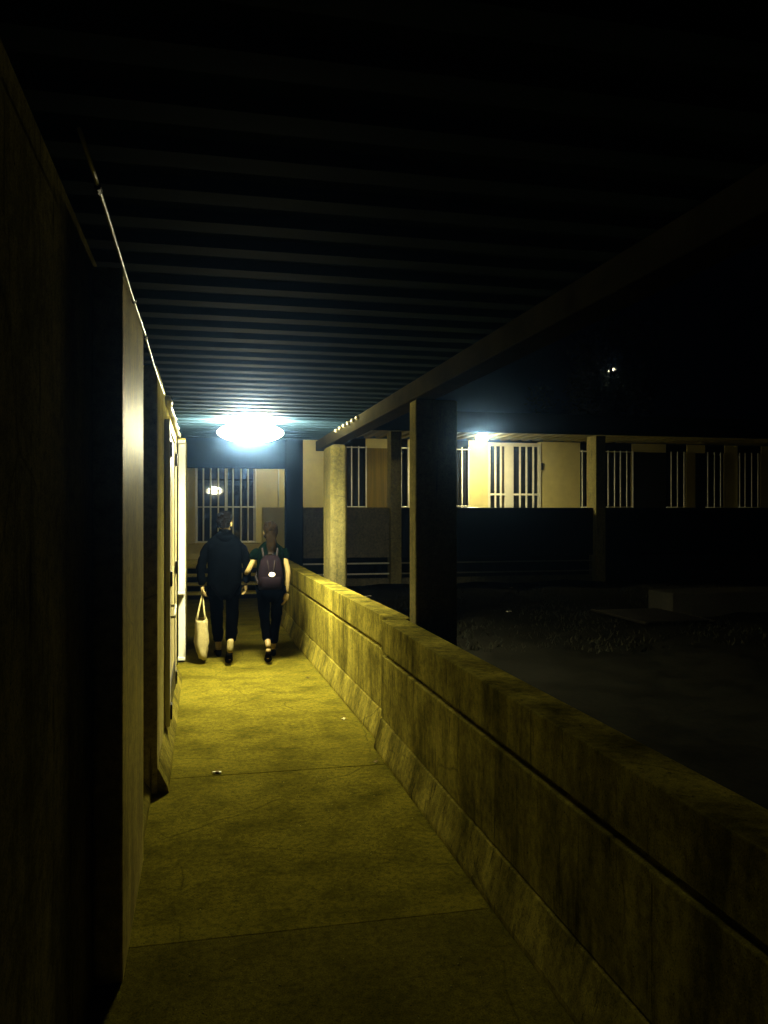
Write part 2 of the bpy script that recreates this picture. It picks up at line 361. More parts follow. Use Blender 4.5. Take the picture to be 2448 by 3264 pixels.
window(3.2, 4.03, 0.64, 3.38, [3.3, 3.48, 3.66, 3.84, 4.03], [1.88, 3.37])
window(4.75, 5.12, 0.64, 3.38, [4.75, 4.93, 5.12], [1.88, 3.37], r=0.02)
window(6.3, 6.75, 0.64, 3.40, [6.38, 6.55, 6.73], [1.90, 3.36])
window(9.86, 11.38, 0.64, 3.38, [9.90, 10.09, 10.28, 10.47, 10.65, 10.84, 11.01, 11.20, 11.38], [1.88, 3.37])
window(12.4, 13.04, 0.64, 3.38, [12.53, 12.72, 12.92], [1.88])
window(13.6, 14.21, 0.64, 3.38, [13.65, 13.86, 14.05], [1.88])
window(14.62, 15.37, 0.64, 3.38, [14.65, 14.82, 15.03, 15.23], [1.88])
# double glazed door under the far lamp
dd = MB().box(7.27, 7.33, YW-0.02, YW+0.1, 0.64, 3.47).box(8.66, 8.74, YW-0.02, YW+0.1, 0.64, 3.47).box(7.27, 8.74, YW-0.021, YW+0.101, 3.472, 3.56).box(7.74, 7.97, YW-0.02, YW+0.1, 0.64, 3.47).build('door', M['white'], ob, bevel=0.004)
q = MB()
for x in (7.46, 7.61, 8.14, 8.32, 8.51): q.box(x-0.022, x+0.022, YW-0.045, YW-0.022, 0.7, 3.47)
for a, b in ((7.33, 7.74), (7.97, 8.66)): q.box(a, b, YW-0.0215, YW-0.005, 2.185, 2.235)
q.build('grille', M['bar'], dd)
MB().box(7.62, 7.70, YW+0.02, YW+0.05, 0.7, 3.46).build('curtain', M['shutter'], dd)
MB().box(7.331, 7.739, YW+0.055, YW+0.065, 0.7, 3.465).box(7.971, 8.659, YW+0.055, YW+0.065, 0.7, 3.465).build('pane', M['glass'], dd)
for zz in (2.95, 1.2): MB().box(8.742, 8.80, YW-0.03, YW-0.002, zz-0.09, zz+0.09).build('hinge', M['iron'], dd)
MB().tube([(7.99, YW-0.03, 1.98), (7.99, YW-0.07, 1.98), (7.99, YW-0.07, 2.06)], 0.012, 6).build('handle', M['iron'], dd)
# shutters and dark panels set in the facade
MB().box(4.04, 4.74, YW-0.03, YW-0.002, 0.64, 3.36).build('shutter', M['shutter'], ob, bevel=0.006)
MB().box(11.42, 12.38, YW-0.04, YW-0.002, 0.64, 3.37).build('shutter', M['edge'], ob, bevel=0.006)
MB().box(13.30, 13.58, YW-0.04, YW-0.002, 0.64, 3.37).build('shutter', M['void'], ob, bevel=0.006)
MB().tube([(1.84, YW-0.06, 1.87), (1.84, YW-0.06, 3.55)], 0.016, 8).build('pipe', M['bar'], ob, True)
# roof and ribbed soffit of the opposite verandah
pr = []; y = 17.3
x = -3.2; pf = []
while x < 23.9: pf += [(x, 3.61), (x+0.12, 3.61), (x+0.15, 3.66), (x+0.27, 3.66)]; x += 0.30
pf += [(24, 3.61), (24, 3.72), (-3.2, 3.72)]
MB().prism(pf, 'y', 17.32, 20.29).build('soffit', M['slat'], ob)
MB().box(-3.2, 24, 17.2, 17.318, 3.51, 3.95).build('fascia', M['post'], ob)
MB().box(-3.2, 24, 17.21, 20.6, 3.74, 3.94).build('roof', M['roof'], ob)
# verandah floor
struct(MB().box(-3.2, 1.25, 18.13, YW, 0.0, 0.62).box(1.25, 24, 18.31, YW, 0.5, 0.62).build('verandah_floor', M['step']))
# lamp of the verandah
l2 = empty('verandah_lamp', (6.75, 19.3, 3.5), 'small bright lamp under the opposite verandah roof', 'lamp', 'lamps of the opposite verandah')
MB().ell((6.75, 19.3, 3.60), (0.17, 0.14, 0.012), 20, 6).build('lamp_base', M['white'], l2, True)
MB().ell((6.75, 19.3, 3.575), (0.15, 0.12, 0.085), 20, 10).build('lamp_diffuser', M['far_glow'], l2, True)
l3 = empty('verandah_lamp', (1.9, 19.2, 3.5), 'dim lamp under the verandah roof behind the broad black post', 'lamp', 'lamps of the opposite verandah')
MB().ell((1.9, 19.2, 3.60), (0.17, 0.14, 0.012), 20, 6).build('lamp_base', M['white'], l3, True)
MB().ell((1.9, 19.2, 3.575), (0.15, 0.12, 0.085), 20, 10).build('lamp_diffuser', M['dim_glow'], l3, True)
# verandah columns
for x, lb_ in ((4.02, 'verandah column left of the lamp, pale concrete with dark front'), (8.87, 'verandah column right of the lamp, pale concrete with lit left side')):
    tag(MB().box(x, x+0.24, 17.44, 17.82 if x < 5 else 17.92, 0.1, 3.508).build('verandah_column', M['verandah_column'], bevel=0.01), lb_, 'column', 'columns of the opposite verandah')
# low walls of the verandah
def lowwall(name, x0, x1, mat, label):
    return tag(MB().box(x0, x1, 17.60 + (0.0), 17.72, 0.755, 1.85).build(name, mat, bevel=0.008), label, 'wall', 'low walls of the opposite verandah')
lowwall('verandah_wall', 1.255, 1.745, M['facade'], 'short cream stub of verandah wall beside the steps, behind the woman')
lowwall('verandah_wall', 1.75, 4.015, M['low_wall'], 'grey low verandah wall behind the brightly lit round cornered column')
lowwall('verandah_wall', 4.27, 24, M['low_dark'], 'long black glossy low verandah wall below the far lamp')
# rails in the open foot of the verandah
def footrail(x0, x1, label, mat='rail'):
    t = empty('foot_rail', (x0, 17.58, 0.3), label, 'railing', 'foot railings of the opposite verandah')
    MB().box(x0, x1, 17.555, 17.585, 0.615, 0.645).box(x0, x1, 17.555, 17.585, 0.385, 0.415).build('rail', M[mat], t)
    q = MB(); x = x0+0.05
    while x < x1: q.tube([(x, 17.57, 0.30), (x, 17.57, 0.74)], 0.007, 6); x += 0.14
    q.build('rods', M['edge'], t)
    MB().box(x0, x1, 17.60, 17.70, 0.14, 0.30).build('kerb', M['low_wall'], t)
    return t
footrail(2.1, 4.01, 'pale two bar foot railing left of the left verandah column', 'bar')
footrail(4.27, 8.86, 'dim two bar foot railing below the black verandah wall', 'rail')
# dark crawl space closing the foot
tag(MB().box(1.3, 24, 17.78, 17.88, 0.12, 0.90).build('crawl_space_wall', M['void']), 'dark wall under the verandah floor behind the foot railing', 'wall')

# steps at the end of the walkway
st = empty('steps', (0.5, 16.9, 0), 'open concrete steps at the end of the walkway', 'steps')
for k in range(4):
    z = 0.155*(k+1); yy = 16.62+0.32*k
    MB().box(-0.30, 1.24, yy, yy+0.36, z-0.045, z).build('tread', M['step'], st, bevel=0.006)
MB().box(-0.30, 1.24, 18.02, 18.12, 0.0, 0.57).build('riser_wall', M['void'], st)
# ------------------------------------------------------------------ courtyard pieces
tag(MB().box(6.95, 9.2, 11.2, 11.9, 0.1, 0.52).build('bench_block', M['bench'], bevel=0.02), 'low concrete bench block in the dark courtyard', 'bench')
dg = MB()
for k in range(12): dg.box(5.9, 6.9, 10.2+0.12*k, 10.25+0.12*k, 0.235, 0.255)
dg.box(5.86, 5.9, 10.1, 11.7, 0.225, 0.252).box(6.9, 6.94, 10.1, 11.7, 0.225, 0.252)
tag(dg.build('drain_grate', M['iron']), 'slotted metal drain grate set in the courtyard ground', 'grate')
def scrap(name, loc, sx, sy, rz, mat, label, cat='litter', group=None):
    mb = MB(); n = 4; vs = []
    for i in range(n+1):
        row = []
        for j in range(3): row.append(mb.bm.verts.new((sx*(i/n-.5), sy*(j/2-.5), 0.006+rnd.uniform(0, 0.012))))
        vs.append(row)
    for i in range(n):
        for j in range(2): mb.bm.faces.new([vs[i][j], vs[i+1][j], vs[i+1][j+1], vs[i][j+1]])
    o = mb.build(name, mat); o.location = loc; o.rotation_euler[2] = rz
    return tag(o, label, cat, group)
sw = empty('sweet_wrapper', (0.10, 5.62, 0), 'small white sweet wrapper with a tan middle on the walkway floor', 'wrapper')
MB().box(0.072, 0.090, 5.61, 5.632, 0.002, 0.012).build('wrapper_end', M['paper'], sw)
MB().box(0.112, 0.130, 5.606, 5.628, 0.002, 0.012).build('wrapper_end', M['paper'], sw)
MB().box(0.090, 0.112, 5.609, 5.629, 0.003, 0.014).build('wrapper_middle', M['tan'], sw)
scrap('paper_scrap', (1.17, 6.84, 0), 0.045, 0.04, 0.4, M['paper'], 'white paper scrap on the floor near the parapet foot', group='paper scraps on the ground')
scrap('paper_scrap', (1.185, 5.62, 0), 0.04, 0.02, 0.9, M['tan'], 'dull tan paper scrap against the parapet foot', group='paper scraps on the ground')
scrap('dry_leaf', (1.09, 8.62, 0), 0.05, 0.04, 0.9, M['dry_leaf'], 'dark dry leaf on the floor by the far parapet')
scrap('paper_scrap', (4.54, 11.76, 0.23), 0.09, 0.05, 0.3, M['paper'], 'crumpled white paper on the dark courtyard ground', group='paper scraps on the ground')
scrap('paper_scrap', (5.99, 15.36, 0.24), 0.08, 0.06, 1.3, M['tan'], 'dim paper scrap on courtyard ground near the verandah', group='paper scraps on the ground')
scrap('paper_scrap', (2.9, 14.4, 0.24), 0.14, 0.08, 0.2, M['paper'], 'pale paper scrap on courtyard ground behind the lit column', group='paper scraps on the ground')
sp = MB()
for _ in range(90):
    x = rnd.uniform(-0.2, 1.2); y = rnd.uniform(2.6, 5.4); r = rnd.uniform(0.0012, 0.004)
    sp.ell((x, y, 0.001), (r, r*1.3, r), 5, 3)
so = sp.build('grit', M['grit']); tag(so, 'loose pale grit scattered on the walkway floor', 'grit'); so['kind'] = 'stuff'

# ------------------------------------------------------------------ tree and distant street lamp
tr = empty('tree', (13.8, 26, 0), 'dark leafy tree beyond the opposite roof', 'tree')
tk = MB(); tk.tube([(13.8, 26, -0.1), (13.85, 26, 1.5), (13.7, 26.1, 3.2), (13.9, 26, 5.0), (13.8, 26.1, 7.2)], [0.24, 0.19, 0.15, 0.11, 0.05], 10)
for k in range(9):
    a = k*2.4; z = 2.8+0.45*k; L = 2.1-0.12*k
    tk.tube([(13.8, 26, z), (13.8+0.5*L*math.cos(a), 26+0.5*L*math.sin(a), z+0.5), (13.8+L*math.cos(a), 26+L*math.sin(a), z+0.8)], [0.07, 0.045, 0.015], 6)
tk.build('trunk', M['bark'], tr, True)
cr = MB(); cl = [(13.8+rnd.gauss(0, 1.1), 26+rnd.gauss(0, 1.0), 6.0+rnd.gauss(0, 1.1), rnd.uniform(0.45, 0.9)) for _ in range(44)]
for cx, cy, cz, cr_ in cl:
    for _ in range(170):
        d = Vector((rnd.gauss(0, 1), rnd.gauss(0, 1), rnd.gauss(0, 1))).normalized()*cr_*rnd.random()**0.4
        p = Vector((cx, cy, cz))+d; u = Vector((rnd.gauss(0, 1), rnd.gauss(0, 1), rnd.gauss(0, 1))).normalized(); v = u.orthogonal().normalized()
        a_, b_ = rnd.uniform(0.05, 0.10), rnd.uniform(0.025, 0.05)
        cr.bm.faces.new([cr.bm.verts.new(q) for q in (p-u*a_, p+v*b_, p+u*a_, p-v*b_)])
cr.build('crown', M['leaf'], tr)
sl = empty('street_lamp', (14.85, 28.6, 0), 'distant street lamp glimpsed through the leaves of the tree', 'street lamp')
MB().tube([(14.85, 28.6, 0), (14.85, 28.6, 6.8), (14.85, 28.3, 7.05), (14.85, 28.0, 7.05)], [0.07, 0.05, 0.04, 0.03], 8).build('pole', M['iron'], sl, True)
MB().ell((14.85, 27.9, 6.97), (0.17, 0.2, 0.10), 12, 8).build('lamp_head', M['street_glow'], sl, True)

# ------------------------------------------------------------------ people
def skin(name, pts, edges, rad, mat, parent, root=0, sub=2):
    bm = bmesh.new(); L = bm.verts.layers.skin.verify(); vs = []
    for p in pts: vs.append(bm.verts.new(p))
    for a, b in edges: bm.edges.new((vs[a], vs[b]))
    for i, v in enumerate(vs):
        r = rad[i]; v[L].radius = r if isinstance(r, tuple) else (r, r); v[L].use_root = (i == root)
    me = bpy.data.meshes.new(name+'_cage'); bm.to_mesh(me); bm.free()
    o = bpy.data.objects.new(name, me); C.objects.link(o)
    s = o.modifiers.new('skin', 'SKIN'); s.use_smooth_shade = True; s.branch_smoothing = 0.6
    o.modifiers.new('sub', 'SUBSURF').levels = sub; o.modifiers['sub'].render_levels = sub
    dg = bpy.context.evaluated_depsgraph_get()
    me2 = bpy.data.meshes.new_from_object(o.evaluated_get(dg)); me2.name = name
    o.modifiers.clear(); o.data = me2; bpy.data.meshes.remove(me)
    me2.materials.clear(); me2.materials.append(mat)
    for p in me2.polygons: p.use_smooth = True
    if parent is not None: o.parent = parent
    return o
def chain(n, off=0): return [(off+i, off+i+1) for i in range(n-1)]
def join_into(a, bs):
    bm = bmesh.new(); bm.from_mesh(a.data)
    for b in bs: bm.from_mesh(b.data); m = b.data; bpy.data.objects.remove(b); bpy.data.meshes.remove(m)
    bm.to_mesh(a.data); bm.free()
    for p in a.data.polygons: p.use_smooth = True
def loc_build(mb, name, mat, parent, smooth=True, bevel=0):
    o = mb.build(name, mat, None, smooth, bevel); o.parent = parent; return o
def hand(wrist, d, palm_n, mat, side, curl=0.5, s=1.0):
    """palm and five fingers; d = direction of fingers, palm_n = palm normal, side=+1/-1 thumb direction sign"""
    w_ = Vector(wrist); d = Vector(d).normalized(); n = Vector(palm_n); n = (n-d*n.dot(d)).normalized(); t = d.cross(n).normalized()*side
    objs = []
    pts = [w_, w_+d*0.035*s, w_+d*0.085*s]
    objs.append(skin('palm', pts, chain(3), [(0.021*s, 0.024*s), (0.020*s, 0.034*s), (0.014*s, 0.036*s)], mat, None, 1))
    for k, (o_, L) in enumerate(((0.030, 0.068), (0.010, 0.078), (-0.010, 0.073), (-0.029, 0.058))):
        b0 = w_+d*0.075*s+t*o_*s; p = [b0]; dd_ = d.copy()
        for j in range(3):
            dd_ = (dd_*math.cos(curl*(0.6+0.35*j)) + n*math.sin(curl*(0.6+0.35*j))).normalized()
            p.append(p[-1]+dd_*L*s*(0.45, 0.32, 0.25)[j])
        objs.append(skin('finger', p, chain(4), [0.0095*s, 0.0092*s, 0.0085*s, 0.0065*s], mat, None, 0, 1))
    tb = w_+d*0.03*s+t*0.028*s
    tp = [tb, tb+(d*0.5+t*0.7+n*0.3).normalized()*0.035*s, tb+(d*0.8+t*0.6+n*0.5).normalized()*0.065*s, tb+(d*0.95+t*0.4+n*0.6).normalized()*0.085*s]
    objs.append(skin('finger', tp, chain(4), [0.012*s, 0.011*s, 0.010*s, 0.007*s], mat, None, 0, 1))
    return objs
def head(c, yaw, mat, s=1.0):
    """face looks along +y before yaw; skull, jaw, nose, ears, eyes and mouth in one mesh"""
    mb = MB(); secs = []
    for i in range(17):
        t_ = i/16; z = -0.118+0.236*t_
        q = max(0.03, 1-abs((t_-0.53)/0.54)**2.0)
        wx = 0.077*q**0.5*(0.80+0.20*min(1, t_/0.45)); wy = 0.096*q**0.5*(0.82+0.18*min(1, t_/0.5))
        yo = 0.022*(1-t_) - 0.006
        ring = []
        for k in range(20):
            a = 2*math.pi*k/20; x, y_ = wx*math.cos(a), wy*math.sin(a)
            f = max(0, math.sin(a))**6
            if f > 0.3:
                y_ += 0.024*f*math.exp(-((z+0.022)/0.026)**2)          # nose
                y_ -= 0.010*f*math.exp(-((z-0.020)/0.014)**2)          # eye hollow
                y_ += 0.006*f*math.exp(-((z+0.062)/0.010)**2)          # lips
            ring.append((x, y_+yo, z))
        secs.append(ring)
    mb.rings(secs)
    for sx in (-1, 1):
        mb.ell((sx*0.079, -0.005, -0.008), (0.010, 0.020, 0.032), 10, 8)
        mb.ell((sx*0.030, 0.080, 0.020), (0.013, 0.010, 0.009), 10, 6)
    mat4 = Matrix.Translation(c) @ Matrix.Rotation(yaw, 4, 'Z') @ Matrix.Scale(s, 4)
    bmesh.ops.transform(mb.bm, matrix=mat4, verts=mb.bm.verts)
    return mb.build('head', mat, None, True)
def rotated(mb, c, yaw, s=1.0):
    bmesh.ops.transform(mb.bm, matrix=Matrix.Translation(c) @ Matrix.Rotation(yaw, 4, 'Z') @ Matrix.Scale(s, 4), verts=mb.bm.verts); return mb
def jitter(o, amt, sc=9.0, seed=0.0):
    from mathutils import noise as mn
    for v in o.data.vertices:
        v.co += v.normal*amt*mn.noise(v.co*sc+Vector((seed, seed, seed)))
def folds(o, amt, sc=(5, 5, 16), seed=0.0):
    from mathutils import noise as mn
    for v in o.data.vertices:
        q = Vector((v.co.x*sc[0], v.co.y*sc[1], v.co.z*sc[2]))+Vector((seed, 0, seed))
        v.co += v.normal*amt*(mn.noise(q)+0.5*mn.noise(q*2.3))
def densify(o, n=1):
    m = o.modifiers.new('s', 'SUBSURF'); m.levels = n; m.render_levels = n
    dg = bpy.context.evaluated_depsgraph_get(); me = bpy.data.meshes.new_from_object(o.evaluated_get(dg)); me.name = o.data.name
    o.modifiers.clear(); o.data = me
    for p in me.polygons: p.use_smooth = True
def torso(secs, n=24):
    out = []
    for z, cx, cy, rx, ry, e in secs:
        ring = []
        for k in range(n):
            a = 2*math.pi*k/n; ca, sa = math.cos(a), math.sin(a)
            ring.append((cx+rx*math.copysign(abs(ca)**e, ca), cy+ry*math.copysign(abs(sa)**e, sa), z))
        out.append(ring)
    return MB().rings(out)
def shoe(heel, toe, mat, parent, s=1.0, up=(0, 0, 1)):
    h = Vector(heel); t = Vector(toe); d = (t-h); L = d.length; d.normalize(); u = Vector(up); u = (u-d*u.dot(d)).normalized(); x = d.cross(u)
    secs = []
    for f, wd, ht in ((-0.04, 0.024, 0.045), (0.05, 0.034, 0.075), (0.3, 0.034, 0.085), (0.55, 0.040, 0.062), (0.8, 0.044, 0.045), (0.95, 0.034, 0.036), (1.02, 0.016, 0.024)):
        ring = []
        for k in range(14):
            a = 2*math.pi*k/14; zz = ht*0.5+ht*0.5*math.sin(a); ww = wd*math.copysign(abs(math.cos(a))**0.6, math.cos(a))
            ring.append(tuple(h+d*L*f+x*ww*s+u*zz*s))
        secs.append(ring)
    return loc_build(MB().rings(secs), 'shoe', mat, parent)

# ---- man in a dark hooded jacket, mid stride, head turned to the woman
man = empty('person', (0.26, 9.76, 0), 'person in a dark jacket and dark trousers carrying a cream tote bag', 'person')
YAW = R(-28)
P = [(0, 0, 0.93), (0, 0.0, 1.12), (0, 0.01, 1.32), (0, 0.0, 1.43), (0.0, 0.012, 1.50), (0.003, 0.02, 1.56),
     (0.09, 0, 0.88), (0.085, -0.06, 0.50), (0.055, -0.285, 0.215),
     (-0.09, 0, 0.88), (-0.085, 0.19, 0.50), (-0.06, 0.40, 0.10),
     (0.165, 0, 1.385), (0.245, -0.01, 1.13), (0.25, 0.10, 0.90),
     (-0.165, 0, 1.385), (-0.25, -0.02, 1.13), (-0.25, 0.02, 0.89)]
E_ = [(0, 1), (1, 2), (2, 3), (3, 4), (4, 5), (0, 6), (6, 7), (7, 8), (0, 9), (9, 10), (10, 11), (3, 12), (12, 13), (13, 14), (3, 15), (15, 16), (16, 17)]
RD = [(0.14, 0.10), (0.13, 0.09), (0.13, 0.09), (0.085, 0.07), 0.055, 0.052, 0.085, 0.055, 0.036, 0.085, 0.055, 0.036, 0.036, 0.034, 0.026, 0.036, 0.034, 0.026]
body = skin('body', P, E_, RD, M['skin'], man)
parts = [head((0.008, 0.025, 1.615), YAW, M['skin'], 1.03)]
parts += hand((-0.25, 0.02, 0.885), (0.02, 0.05, -1), (1, 0, 0.0), M['skin'], 1, 0.95)
parts += hand((0.25, 0.10, 0.895), (0.0, 0.35, -1), (-1, 0, 0), M['skin'], 1, 0.6)
for side, hp in ((1, (0.055, -0.285, 0.20)), (-1, (-0.06, 0.40, 0.09))):
    tp = (0.05, -0.18, 0.06) if side > 0 else (-0.06, 0.58, 0.05)
    parts.append(skin('foot', [hp, tuple((Vector(hp)+Vector(tp))/2), tp], chain(3), [0.036, 0.034, 0.026], M['skin'], None, 0))
join_into(body, parts)
jk = loc_build(torso([(0.770, 0, 0.0, 0.200, 0.145, 0.8), (0.80, 0, 0, 0.208, 0.150, 0.8), (0.95, 0, 0, 0.200, 0.142, 0.8), (1.10, 0, 0, 0.196, 0.138, 0.8), (1.25, 0, 0, 0.208, 0.142, 0.8), (1.36, 0, 0.0, 0.214, 0.132, 0.8),
     (1.43, 0, 0.0, 0.190, 0.112, 0.8), (1.475, 0, 0.0, 0.125, 0.092, 0.85), (1.50, 0, 0.005, 0.078, 0.075, 1.0), (1.535, 0, 0.012, 0.072, 0.073, 1.0), (1.565, 0, 0.016, 0.066, 0.068, 1.0)]), 'jacket', M['jacket'], man)
densify(jk, 2); jitter(jk, 0.016, 7); folds(jk, 0.010)
sl_ = skin('sleeve', [(0.150, 0, 1.400), (0.215, -0.005, 1.30), (0.262, -0.012, 1.12), (0.262, 0.06, 0.97), (0.255, 0.095, 0.915)], chain(5), [0.062, 0.062, 0.058, 0.050, 0.044], M['jacket'], man, 0)
jitter(sl_, 0.010, 14, 3); folds(sl_, 0.010, (8, 8, 22), 2)
sl_ = skin('sleeve', [(-0.150, 0, 1.400), (-0.218, -0.008, 1.30), (-0.266, -0.022, 1.12), (-0.262, 0.0, 0.96), (-0.255, 0.016, 0.895)], chain(5), [0.062, 0.062, 0.058, 0.050, 0.044], M['jacket'], man, 0)
jitter(sl_, 0.010, 14, 5); folds(sl_, 0.010, (8, 8, 22), 7)
hd = MB()
hd.rings([[(0.095*k_*math.cos(a), -0.045-0.075*k_*math.sin(a)*(1.0), 1.485+dz+0.030*math.sin(a)*-1) for a in [2*math.pi*i/18 for i in range(18)]] for k_, dz in ((0.75, -0.07), (1.05, -0.045), (1.1, -0.01), (0.95, 0.02), (0.70, 0.03))])
jitter(loc_build(hd, 'hood', M['jacket'], man), 0.008, 14)
tr_ = skin('trousers', [(0, 0, 0.90), (0.095, 0, 0.84), (0.085, -0.055, 0.50), (0.062, -0.245, 0.27), (-0.095, 0, 0.84), (-0.085, 0.185, 0.50), (-0.064, 0.385, 0.17)],
           [(0, 1), (1, 2), (2, 3), (0, 4), (4, 5), (5, 6)], [(0.15, 0.12), 0.098, 0.076, 0.062, 0.098, 0.076, 0.062], M['trouser'], man)
jitter(tr_, 0.012, 9); folds(tr_, 0.010, (9, 9, 18), 1)
skin('sock', [(0.062, -0.25, 0.295), (0.055, -0.283, 0.215), (0.052, -0.262, 0.150)], chain(3), [0.040, 0.041, 0.040], M['sock'], man, 0)
skin('sock', [(-0.064, 0.385, 0.20), (-0.06, 0.402, 0.12), (-0.06, 0.43, 0.07)], chain(3), [0.040, 0.041, 0.040], M['sock'], man, 0)
shoe((0.050, -0.300, 0.125), (0.045, -0.135, 0.010), M['shoe'], man, 1.05, (0, -0.6, 1))
shoe((-0.06, 0.375, 0.008), (-0.065, 0.64, 0.006), M['shoe'], man, 1.05)
hr = MB()
secs = []
for i in range(13):
    t_ = i/12; z = -0.055+0.185*t_
    q = math.sqrt(max(0.0005, 1-abs((z-0.02)/0.115)**2.6))
    ring = []
    for k in range(22):
        a = 2*math.pi*k/22; x = 0.087*q*math.cos(a); y_ = 0.104*q*math.sin(a)
        if math.sin(a) > 0 and z < 0.075: y_ *= max(-0.2, 1-1.5*math.sin(a)*min(1, (0.095-z)/0.05))
        ring.append((x, y_-0.006, z))
    secs.append(ring)
hr.rings(secs); rotated(hr, (0.008, 0.025, 1.622), YAW, 1.03)
hm_ = loc_build(hr, 'hair', M['hair_dark'], man); densify(hm_, 2); jitter(hm_, 0.022, 17); folds(hm_, 0.012, (60, 60, 30), 4)

# ---- woman with a backpack, her left arm linked through the man's right arm
wom = empty('person', (0.79, 9.72, 0), 'person with long brown hair, green t-shirt and a plum backpack', 'person')
P = [(0, 0, 0.88), (0, 0.0, 1.05), (0, 0.0, 1.22), (0, 0.0, 1.335), (0.0, 0.012, 1.40), (0.0, 0.02, 1.46),
     (0.085, 0, 0.83), (0.075, 0.16, 0.47), (0.06, 0.34, 0.09),
     (-0.085, 0, 0.83), (-0.07, -0.06, 0.47), (-0.045, -0.265, 0.20),
     (0.145, 0, 1.30), (0.205, -0.045, 1.05), (0.185, -0.06, 0.805),
     (-0.145, 0, 1.30), (-0.262, -0.02, 1.06), (-0.31, 0.17, 0.985)]
RD = [(0.13, 0.095), (0.11, 0.08), (0.11, 0.075), (0.070, 0.055), 0.046, 0.044, 0.080, 0.050, 0.032, 0.080, 0.050, 0.032, 0.034, 0.034, 0.023, 0.034, 0.034, 0.023]
body = skin('body', P, E_, RD, M['skin'], wom)
parts = [head((0.0, 0.025, 1.515), R(8), M['skin'], 0.98)]
parts += hand((0.185, -0.06, 0.797), (-0.22, 0.05, -1), (-1, 0.3, 0), M['skin'], 1, 0.35, 1.05)
parts += hand((-0.31, 0.17, 0.985), (-0.9, 0.35, 0.1), (-0.2, -1, -0.1), M['skin'], -1, 0.55, 0.95)
for hp, tp in (((-0.045, -0.265, 0.19), (-0.045, -0.175, 0.06)), ((0.06, 0.34, 0.08), (0.06, 0.50, 0.04))):
    parts.append(skin('foot', [hp, tuple((Vector(hp)+Vector(tp))/2), tp], chain(3), [0.032, 0.032, 0.024], M['skin'], None, 0))
join_into(body, parts)
ts = loc_build(torso([(0.865, 0, 0, 0.165, 0.125, 0.85), (0.95, 0, 0, 0.160, 0.118, 0.85), (1.06, 0, 0, 0.150, 0.110, 0.85), (1.20, 0, 0, 0.165, 0.118, 0.85), (1.28, 0, 0, 0.172, 0.110, 0.85), (1.335, 0, 0, 0.150, 0.090, 0.85), (1.375, 0, 0.0, 0.085, 0.070, 0.9), (1.40, 0, 0.01, 0.060, 0.060, 1)]), 'tshirt', M['tshirt'], wom)
densify(ts, 1); jitter(ts, 0.010, 9); folds(ts, 0.007)
s1 = skin('sleeve', [(0.120, 0, 1.315), (0.175, -0.005, 1.26), (0.192, -0.012, 1.185)], chain(3), [0.055, 0.060, 0.056], M['tshirt'], wom, 0); jitter(s1, 0.006, 16)
s2 = skin('sleeve', [(-0.120, 0, 1.315), (-0.19, -0.005, 1.255), (-0.222, -0.010, 1.185)], chain(3), [0.055, 0.062, 0.056], M['tshirt'], wom, 0); jitter(s2, 0.006, 16)
t2 = skin('trousers', [(0, 0, 0.85), (0.088, 0, 0.80), (0.076, 0.155, 0.47), (0.062, 0.32, 0.15), (-0.088, 0, 0.80), (-0.070, -0.055, 0.47), (-0.050, -0.225, 0.262)],
          [(0, 1), (1, 2), (2, 3), (0, 4), (4, 5), (5, 6)], [(0.14, 0.115), 0.092, 0.064, 0.052, 0.092, 0.064, 0.050], M['trouser'], wom); jitter(t2, 0.008, 9); folds(t2, 0.007, (9, 9, 20), 3)
shoe((-0.045, -0.285, 0.125), (-0.040, -0.130, 0.010), M['shoe'], wom, 0.95, (0, -0.6, 1))
shoe((0.06, 0.315, 0.006), (0.065, 0.56, 0.006), M['shoe'], wom, 0.95)
hw = MB(); secs = []
for i in range(13):
    t_ = i/12; z = -0.085+0.215*t_
    q = math.sqrt(max(0.0005, 1-abs((z-0.015)/0.118)**2.6))
    ring = []
    for k in range(22):
        a = 2*math.pi*k/22; x = 0.090*q*math.cos(a); y_ = 0.108*q*math.sin(a)
        if math.sin(a) > 0 and z < 0.07: y_ *= max(-0.2, 1-1.4*math.sin(a)*min(1, (0.09-z)/0.05))
        ring.append((x, y_-0.008, z))
    secs.append(ring)
hw.rings(secs); rotated(hw, (0.0, 0.025, 1.515), R(8), 0.98)
pt = [(0.0, -0.088, 1.53), (0.0, -0.112, 1.47), (0.002, -0.108, 1.40), (0.0, -0.112, 1.33), (-0.008, -0.122, 1.265), (-0.012, -0.140, 1.215)]
hair_w = loc_build(hw, 'hair', M['hair_brown'], wom); densify(hair_w, 2); jitter(hair_w, 0.012, 18); folds(hair_w, 0.007, (70, 70, 12), 5)
tail = skin('tail', pt, chain(6), [(0.045, 0.03), (0.066, 0.034), (0.066, 0.030), (0.060, 0.026), (0.042, 0.02), (0.014, 0.01)], M['hair_brown'], None, 0); jitter(tail, 0.022, 16); folds(tail, 0.012, (90, 90, 10), 6)
join_into(hair_w, [tail])
MB_ = MB().tube([(0.0+0.030*math.cos(a), -0.105+0.012*math.sin(a), 1.532+0.026*math.sin(a)) for a in [i*0.5 for i in range(13)]], 0.006, 6)
loc_build(MB_, 'hair_tie', M['ink'], wom)

